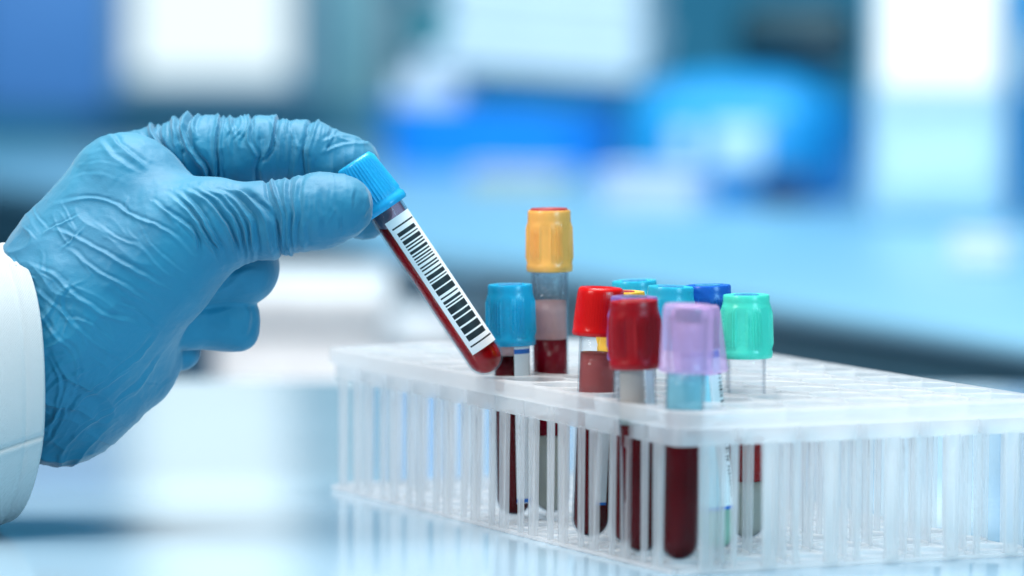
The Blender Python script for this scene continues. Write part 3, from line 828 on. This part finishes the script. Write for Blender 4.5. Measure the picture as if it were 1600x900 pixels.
for k in range(26):                        # fine gathers on the index finger
    u0 = fr_.uniform(245, 530); sl0 = fr_.gauss(0, 7); v0 = fr_.uniform(185, 225)
    fold([(u0 + sl0, v0 - fr_.uniform(20, 40)), (u0, v0), (u0 - sl0, v0 + fr_.uniform(20, 60))], fr_.uniform(2.0, 3.2), fr_.uniform(.7, 1.7), IX, .5, endfade=.35)
for k in range(22):                        # and round the thumb
    u0 = fr_.uniform(430, 570); sl0 = fr_.gauss(0, 4)
    v0 = fr_.uniform(295, 375)
    fold([(u0 - sl0, v0 - 22), (u0, v0), (u0 + sl0, v0 + 24)], fr_.uniform(2.2, 4.5), fr_.uniform(.3, .9), TP, .5, endfade=.4, wmin=0)
# curled fingers
fold([(300, 470), (340, 455), (392, 415)], 6.0, 1.6, [3], .6); fold([(330, 440), (370, 428), (420, 420)], 5.0, 1.2, [3], .6)
fold([(380, 470), (388, 500), (380, 530)], 6.0, 1.6, [4], .8); fold([(290, 500), (330, 492), (372, 480)], 6.0, 1.0, [4], .6)
# fine crumples, ridged noise stretched along the folds, strongest near the wrist
ca, sa = math.cos(R(38)), math.sin(R(38))
al = U_ * ca + V_ * sa; ac = -U_ * sa + V_ * ca
w1 = vnoise(P / 70.0 + 5.0) * 16
def ridged(sx, sy, o): return (1 - np.abs(vnoise(np.stack([al / sx, (ac + w1) / sy, W_ / sx], 1) + o))) ** 1.9 - .4
wr = ss(330, 80, U_) * np.isin(gid, TP) * ss(290, 380, V_)
disp += wr * (5.6 * ridged(130, 42, 0.3) + 2.2 * ridged(64, 22, 7.3))
ca2, sa2 = math.cos(R(-48)), math.sin(R(-48))
al2 = U_ * ca2 + V_ * sa2; ac2 = -U_ * sa2 + V_ * ca2
disp += ss(250, 60, U_) * ss(400, 500, V_) * np.isin(gid, TP) * (6.0 * ((1 - np.abs(vnoise(np.stack([al2 / 80, (ac2 + w1) / 27, W_ / 60], 1) + 3.3))) ** 1.9 - .4) + 1.6 * ((1 - np.abs(vnoise(np.stack([al2 / 36, (ac2 + w1) / 12, W_ / 40], 1) + 8.3))) ** 1.9 - .4))
disp += np.isin(gid, IX) * 1.5 * ((1 - np.abs(vnoise(np.stack([(U_ + w1 * .6) / 15, V_ / 60, W_ / 60], 1) + 1.7))) ** 2.5 - .3)
disp += np.isin(gid, TP) * ss(420, 450, U_) * 1.0 * ((1 - np.abs(vnoise(np.stack([(U_ + w1 * .4) / 17, V_ / 70, W_ / 60], 1) + 4.7))) ** 2.5 - .3)
disp += 1.2 * vnoise(P / 30.0) + .35 * vnoise(P / 9.0 + 2.2)
# away from the tube's cap the surface may move freely; the finger pads stay put
Pd = P + nrm * disp[:, None].astype(np.float32)
# cull what lies deep inside the sleeve
wv = np.array(O0)[None] + (Pd[:, :1] - 300) * np.array(EX)[None] + (Pd[:, 1:2] - 400) * np.array(EV)[None] + Pd[:, 2:3] * np.array(EW)[None]
person = empty('person', at(20, 600, HY))
tag(person, 'hand in a wrinkled blue glove and white coat sleeve, pinching a tube by its cap', 'person')
bpy.context.view_layer.update()
pl = np.array(person.location)
me = bpy.data.meshes.new('gloved_hand')
me.vertices.add(len(wv)); me.vertices.foreach_set('co', (wv - pl).astype(np.float32).ravel())
me.loops.add(ff.size); me.loops.foreach_set('vertex_index', ff.astype(np.int32).ravel())
me.polygons.add(len(ff)); me.polygons.foreach_set('loop_start', np.arange(0, ff.size, 4, dtype=np.int32))
me.polygons.foreach_set('use_smooth', np.ones(len(ff), bool))
me.materials.append(M['glove']); me.update(calc_edges=True); me.validate()
link(bpy.data.objects.new('gloved_hand', me), person)

# coat sleeve: a cloth cuff with a hem, a seam and soft sags
def sleeve():
    nu, nv = 420, 70
    V = []; Fc = []
    def ring(s, inset):
        out = []
        for a in range(nu):
            ph = 2 * math.pi * a / nu
            c_, s_ = math.cos(ph), math.sin(ph)
            ce = math.copysign(abs(c_) ** .92, c_); se = math.copysign(abs(s_) ** .92, s_)
            va = 219 + 36 * s - inset; wa = 200 + 26 * s - inset
            cu, cv = 2 - 470 * s, 598 + 150 * s
            fo = 9.0 * s * math.sin(ph * 3 + 6 * s) + 5 * math.sin(ph * 2 + 1.0 + 9 * s) * min(1, 3 * s) + 2.2 * math.sin(ph * 7 + 4 * s + 1.3) * (.25 + s)
            u = cu + (84 - 24 * s) * se * (1.0 if se > 0 else .5) + fo * .3
            v = cv - (va + fo) * ce + 10 * (1 - abs(ce)) * .6
            w = -18 + (wa + fo) * se
            sag = 5 * math.exp(-((ph - 1.9) / .25) ** 2)
            seam = -4.0 * math.exp(-((ph - 1.88) / .014) ** 2) + 2.4 * math.exp(-((ph - 1.93) / .028) ** 2)
            w += seam * 1.0; u += sag * .2
            out.append((u, v, w))
        return out
    rows = [ring(.035, 9), ring(.012, 7.5), ring(.002, 5), ring(-.003, 2.5), ring(0.0, .3), ring(.004, 0), ring(.010, .2), ring(.03, .3), ring(.050, .2), ring(.055, 1.3), ring(.060, .2)]
    for q in np.linspace(.07, 1, nv): rows.append(ring(q, 0))
    pts = [p for r_ in rows for p in r_]
    for k in range(len(rows) - 1):
        for a in range(nu):
            b = (a + 1) % nu
            Fc.append((k * nu + a, k * nu + b, (k + 1) * nu + b, (k + 1) * nu + a))
    for u, v, w in pts:
        V.append(tuple(O0 + EX * (u - 300) + EV * (v - 400) + EW * w - Vector(pl)))
    return mesh('sleeve', V, Fc, M['coat'], person)
sl_ = sleeve()

# ------------------------------------------------------------------ background: bench and things on it, far out of focus
ba = Vector((-0.145 - 0.45, -1.62 + 3.59 + 1.07, 0)); bb_ = Vector((0.279 + 0.34, -1.62 + 2.58 - 0.81, 0))
bd = (bb_ - ba).normalized(); bn = Vector((-bd.y, bd.x, 0))
if bn.y < 0: bn = -bn
bench = empty('back_bench', ba)
bench.rotation_euler = (0, 0, math.atan2(bd.y, bd.x))
tag(bench, 'long pale blue lab bench with dark drawers, out of focus behind the table', 'bench')
BLn = (bb_ - ba).length
rbox('worktop', BLn / 2, .62, -.016, BLn + .9, 1.24, .016, M['bench'], bench, bev=.006)
rbox('edge_band', BLn / 2, .018, -.075, BLn + .9, .02, .0585, M['bench_front'], bench, bev=.002)
for k in range(7):
    d_ = rbox('drawer', -.1 + k * .42, .032, -.40, .40, .02, .31, M['drawer'], bench, bev=.004)
    rbox('handle', -.1 + k * .42, .012, -.16, .14, .02, .012, M['metal'], d_, bev=.004)
rbox('cabinet_body', BLn / 2, .64, -.83, BLn + .9, 1.14, .752, M['bench_front'], bench, bev=.0)

def px_w(n, Y): return n * (Y - CAM.y) / F
def onbench(x, ybase):
    t = (ybase - 450) / F
    d = FWD + RIGHT * ((x - 800) / F) + UP * (-t)
    return CAM + d * (-CAM.z / d.z)
def thing(name, x, yb, label, cat, rz=0.0, group=None):
    p = onbench(x, yb); o = empty(name, p); o.rotation_euler = (0, 0, rz); tag(o, label, cat, group); return o, px_w(1.0, p.y)
# blue storage tray with papers
o, s = thing('storage_tray', 790, 262, 'blurred blue plastic storage tray on the back bench, left of the blue instrument', 'tray', -.25)
bm = bmesh.new(); prf = [(1.0, 0.0, 0.0), (1.0, .08, .0), (1.04, .55, .0), (1.08, 1.0, 0)]
w, h = 168 * s, 100 * s; dp = .09
rings = []
for (f, z, _), g in list(zip(prf, (0, 0, 0, 0))) + [((.99, 1.0, 0), 1), ((.93, .1, 0), 1)]:
    rr = []
    for k in range(32):
        a = 2 * math.pi * k / 32; e = .45
        rr.append(bm.verts.new((w * f * math.copysign(abs(math.cos(a)) ** e, math.cos(a)), dp * f * math.copysign(abs(math.sin(a)) ** e, math.sin(a)), h * z)))
    rings.append(rr)
for a, b in zip(rings[:-1], rings[1:]):
    for k in range(32): bm.faces.new((a[k], a[(k + 1) % 32], b[(k + 1) % 32], b[k]))
bm.faces.new(rings[0][::-1]); bm.faces.new(rings[-1])
bmobj('tray_body', bm, M['bg_blue'], o)
rbox('rim', 0, -dp * 1.03, h * .92, w * 2.1, .006, h * .1, M['bg_azure'], o, bev=.002)
p0 = o.location.copy()
pk = empty('paper_stack', p0 + Vector((.045, 0.0, .115 * 100 * s / h))); pk.rotation_euler = (.0, .06, -.2)
tag(pk, 'thick stack of white papers lying in the blue storage tray', 'papers')
for k in range(6): rbox('sheet_bundle', .004 * (k % 3), -.01 + .003 * (k % 2), -.02 + k * .0185, .20 - .003 * k, .13, .0175, M['bg_white'], pk, bev=.001, seg=1)
# blue instrument with dark lid handle
o, s = thing('centrifuge', 1160, 312, 'blurred blue bench instrument with a dark lid, right of the blue tray', 'instrument', -.3)
bm = bmesh.new(); w, d_, h = 170 * s, .11, 172 * s
rings = []
for f, z in ((.86, 0), (.97, .12), (1.0, .4), (.97, .8), (.86, 1.0), (.6, 1.12), (.3, 1.17)):
    rr = []
    for k in range(36):
        a = 2 * math.pi * k / 36; e = .55
        rr.append(bm.verts.new((w * f * math.copysign(abs(math.cos(a)) ** e, math.cos(a)), d_ * f * math.copysign(abs(math.sin(a)) ** e, math.sin(a)), h * z)))
    rings.append(rr)
for a, b in zip(rings[:-1], rings[1:]):
    for k in range(36): bm.faces.new((a[k], a[(k + 1) % 36], b[(k + 1) % 36], b[k]))
bm.faces.new(rings[0][::-1]); bm.faces.new(rings[-1])
bmobj('housing', bm, M['bg_azure'], o)
rbox('control_panel', w * .25, -d_ * 1.0, h * .3, w * .5, .012, h * .42, M['bg_pale'], o, bev=.004)
rbox('lid', w * .42, .03, h * 1.16, w * 1.15, .05, h * .62, M['bg_dark'], o, bev=.02)
rbox('lid_handle', w * .86, -.02, h * 1.30, w * .5, .03, h * .16, M['bg_dark'], o, bev=.008)
rbox('side_vent', w * .62, -d_ * .86, h * .04, w * .5, .03, h * .30, M['bg_navy'], o, bev=.01)
rbox('display', -w * .25, -d_ * 1.0, h * .38, w * .22, .012, h * .3, M['bg_pale'], o, bev=.004)
# white box added to stand for the bright highlight at the tray's left
tb = empty('tissue_box', p0 + Vector((-.072, -.02, .045))); tb.rotation_euler = (0, 0, -.35); tag(tb, 'small white tissue box in the left end of the blue tray', 'box')
rbox('box_body', 0, 0, 0, .065, .05, .045, M['bg_white'], tb, bev=.004); rbox('tissue', 0, 0, .0455, .04, .012, .022, M['bg_lav'], tb, bev=.005)
# small boxes on the bench
def box_thing(name, x, yb, w, h, dp, mat_, label, cat, lidm=None, rz=0.0):
    o, s = thing(name, x, yb, label, cat, rz)
    rbox('box_body', 0, dp / 2, 0, w * s, dp, h * s, mat_, o, bev=.004)
    rbox('box_lid', 0, dp / 2 - .002, h * s * 1.0 + .0005, w * s * 1.04, dp * 1.05, h * s * .18, lidm or mat_, o, bev=.003)
    return o
box_thing('carton', 1008, 332, 150, 55, .07, M['bg_lav'], 'small pale lavender carton on the bench in front of the blue instrument', 'box', rz=-.3)
box_thing('card_box', 800, 296, 150, 26, .06, M['bg_cream'], 'flat cream card box on the bench in front of the blue tray', 'box', rz=-.3)
box_thing('dish', 1530, 418, 96, 40, .05, M['bg_white'], 'small white lidded dish at the right end of the bench', 'dish', rz=-.2)
# white analyser at right, a glow added to its upper white panel
o, s = thing('analyser', 1462, 350, 'tall pale blue analyser with a bright screen, far right of the bench', 'instrument', -.12)
rbox('housing', 0, .10, 0, 215 * s, .2, 420 * s, M['bg_pale'], o, bev=.012)
rbox('screen', 0, -.004, 215 * s, 178 * s, .01, 190 * s, M['screen_glow'], o, bev=.003)
rbox('drawer_front', 0, -.003, 30 * s, 180 * s, .008, 90 * s, M['bg_pale'], o, bev=.003)
o, s = thing('blue_binder', 1606, 330, 'upright blue binder beside the analyser at the right edge', 'binder', -.1)
rbox('cover', 0, .1, 0, 44 * s, .22, 420 * s, M['bg_azure'], o, bev=.004); rbox('spine_label', 0, -.0115, 190 * s, 26 * s, .002, 90 * s, M['bg_white'], o, bev=0)
# left: window, blue folder case, bottles, pale cabinets
WY = 6.50
def onwall(x, y): return at(x, y, WY)
def win(x0, x1, y1, label):
    a = onwall(x0, y1); b = onwall(x1, y1)
    o = empty('window', a); tag(o, label, 'window')
    wd = b.x - a.x
    rbox('pane', wd / 2, .0, .03, wd - .04, .01, 1.5, M['window_glow'], o, bev=0)
    rbox('frame', .0, .0, .0, .04, .05, 1.56, M['bg_pale'], o, bev=.004); rbox('frame', wd, .0, .0, .04, .05, 1.56, M['bg_pale'], o, bev=.004)
    rbox('frame', wd / 2, .0, .0, wd - .04, .05, .03, M['bg_pale'], o, bev=.004); rbox('sill', wd / 2, -.04, -.03, wd + .1, .12, .028, M['wall'], o, bev=.004)
    return o
win(190, 470, 145, 'bright blurred window above the gloved hand')
o, s = thing('folder_case', 70, 178, 'blurred blue folder case at the top left corner', 'case', .1)
rbox('case_body', 0, .1, 0, 215 * s, .3, 250 * s, M['bg_folder'], o, bev=.01); rbox('case_lid', 0, .1, 250 * s + .001, 222 * s, .31, 40 * s, M['bg_navy'], o, bev=.01)
o, s = thing('reagent_bottle', 668, 190, 'blurred teal reagent bottle behind the blue tray', 'bottle')
V, Fc = lathe([(1e-5, 0), (28 * s, 0), (31 * s, 5 * s), (31 * s, 150 * s), (26 * s, 175 * s), (13 * s, 190 * s), (13 * s, 215 * s), (1e-5, 216 * s)], 32)
mesh('bottle_body', V, Fc, M['bg_teal'], o, autos=60)
V, Fc = lathe([(15 * s, 200 * s), (16 * s, 202 * s), (16 * s, 226 * s), (14 * s, 228 * s), (1e-5, 228 * s)], 32)
mesh('bottle_cap', V, Fc, M['bg_white'], o, autos=60)
o, s = thing('grey_canister', 618, 182, 'slim grey canister left of the teal bottle', 'canister')
V, Fc = lathe([(1e-5, 0), (19 * s, 0), (20 * s, 4 * s), (20 * s, 190 * s), (17 * s, 196 * s), (1e-5, 197 * s)], 28)
mesh('canister_body', V, Fc, M['bg_grey'], o, autos=60)
V, Fc = lathe([(18 * s, 190 * s), (21 * s, 192 * s), (21 * s, 210 * s), (1e-5, 212 * s)], 28); mesh('canister_lid', V, Fc, M['metal'], o, autos=60)
box_thing('pale_container', 552, 172, 92, 230, .12, M['bg_paleteal'], 'pale teal container standing left of the grey canister', 'container')
# white block added to give the pale patch beyond the table's far edge
BY = 1.62
p = at(468, 446, BY); s = px_w(1.0, BY); hz = p.z + .85
o = empty('cupboard', Vector((p.x, BY, -.85))); tag(o, 'blurred white low cupboard behind the table, between the hand and the rack', 'cupboard')
rbox('cupboard_body', 0, .12, .0005, 270 * s, .22, hz - .03, M['cupboard'], o, bev=.006)
rbox('cupboard_top', 0, .12, hz - .029, 280 * s, .24, .028, M['cupboard'], o, bev=.006)
rbox('door', -58 * s, .004, .06, 108 * s, .014, hz - .12, M['cupboard'], o, bev=.003); rbox('door', 58 * s, .004, .06, 108 * s, .014, hz - .12, M['cupboard'], o, bev=.003)
# lower white block, added so the pale patch fades out to the right
p = at(650, 500, BY + .06); hz = p.z + .85
o = empty('trolley', Vector((p.x, BY + .06, -.85))); tag(o, 'blurred low white trolley behind the rack, right of the white cupboard', 'trolley')
rbox('shelf', 0, .11, hz - .02, 150 * s, .22, .02, M['cupboard'], o, bev=.005)
rbox('front_panel', 0, .02, .10, 140 * s, .02, hz - .121, M['cupboard'], o, bev=.004)
for sx in (-66, 66):
    for sy in (.02, .20):
        V, Fc = lathe([(1e-5, 0), (.012, 0), (.014, .02), (.008, .04), (.008, .095), (1e-5, .096)], 20)
        w_ = mesh('caster', V, Fc, M['metal'], o, autos=60); w_.location = (sx * s, sy, 0)
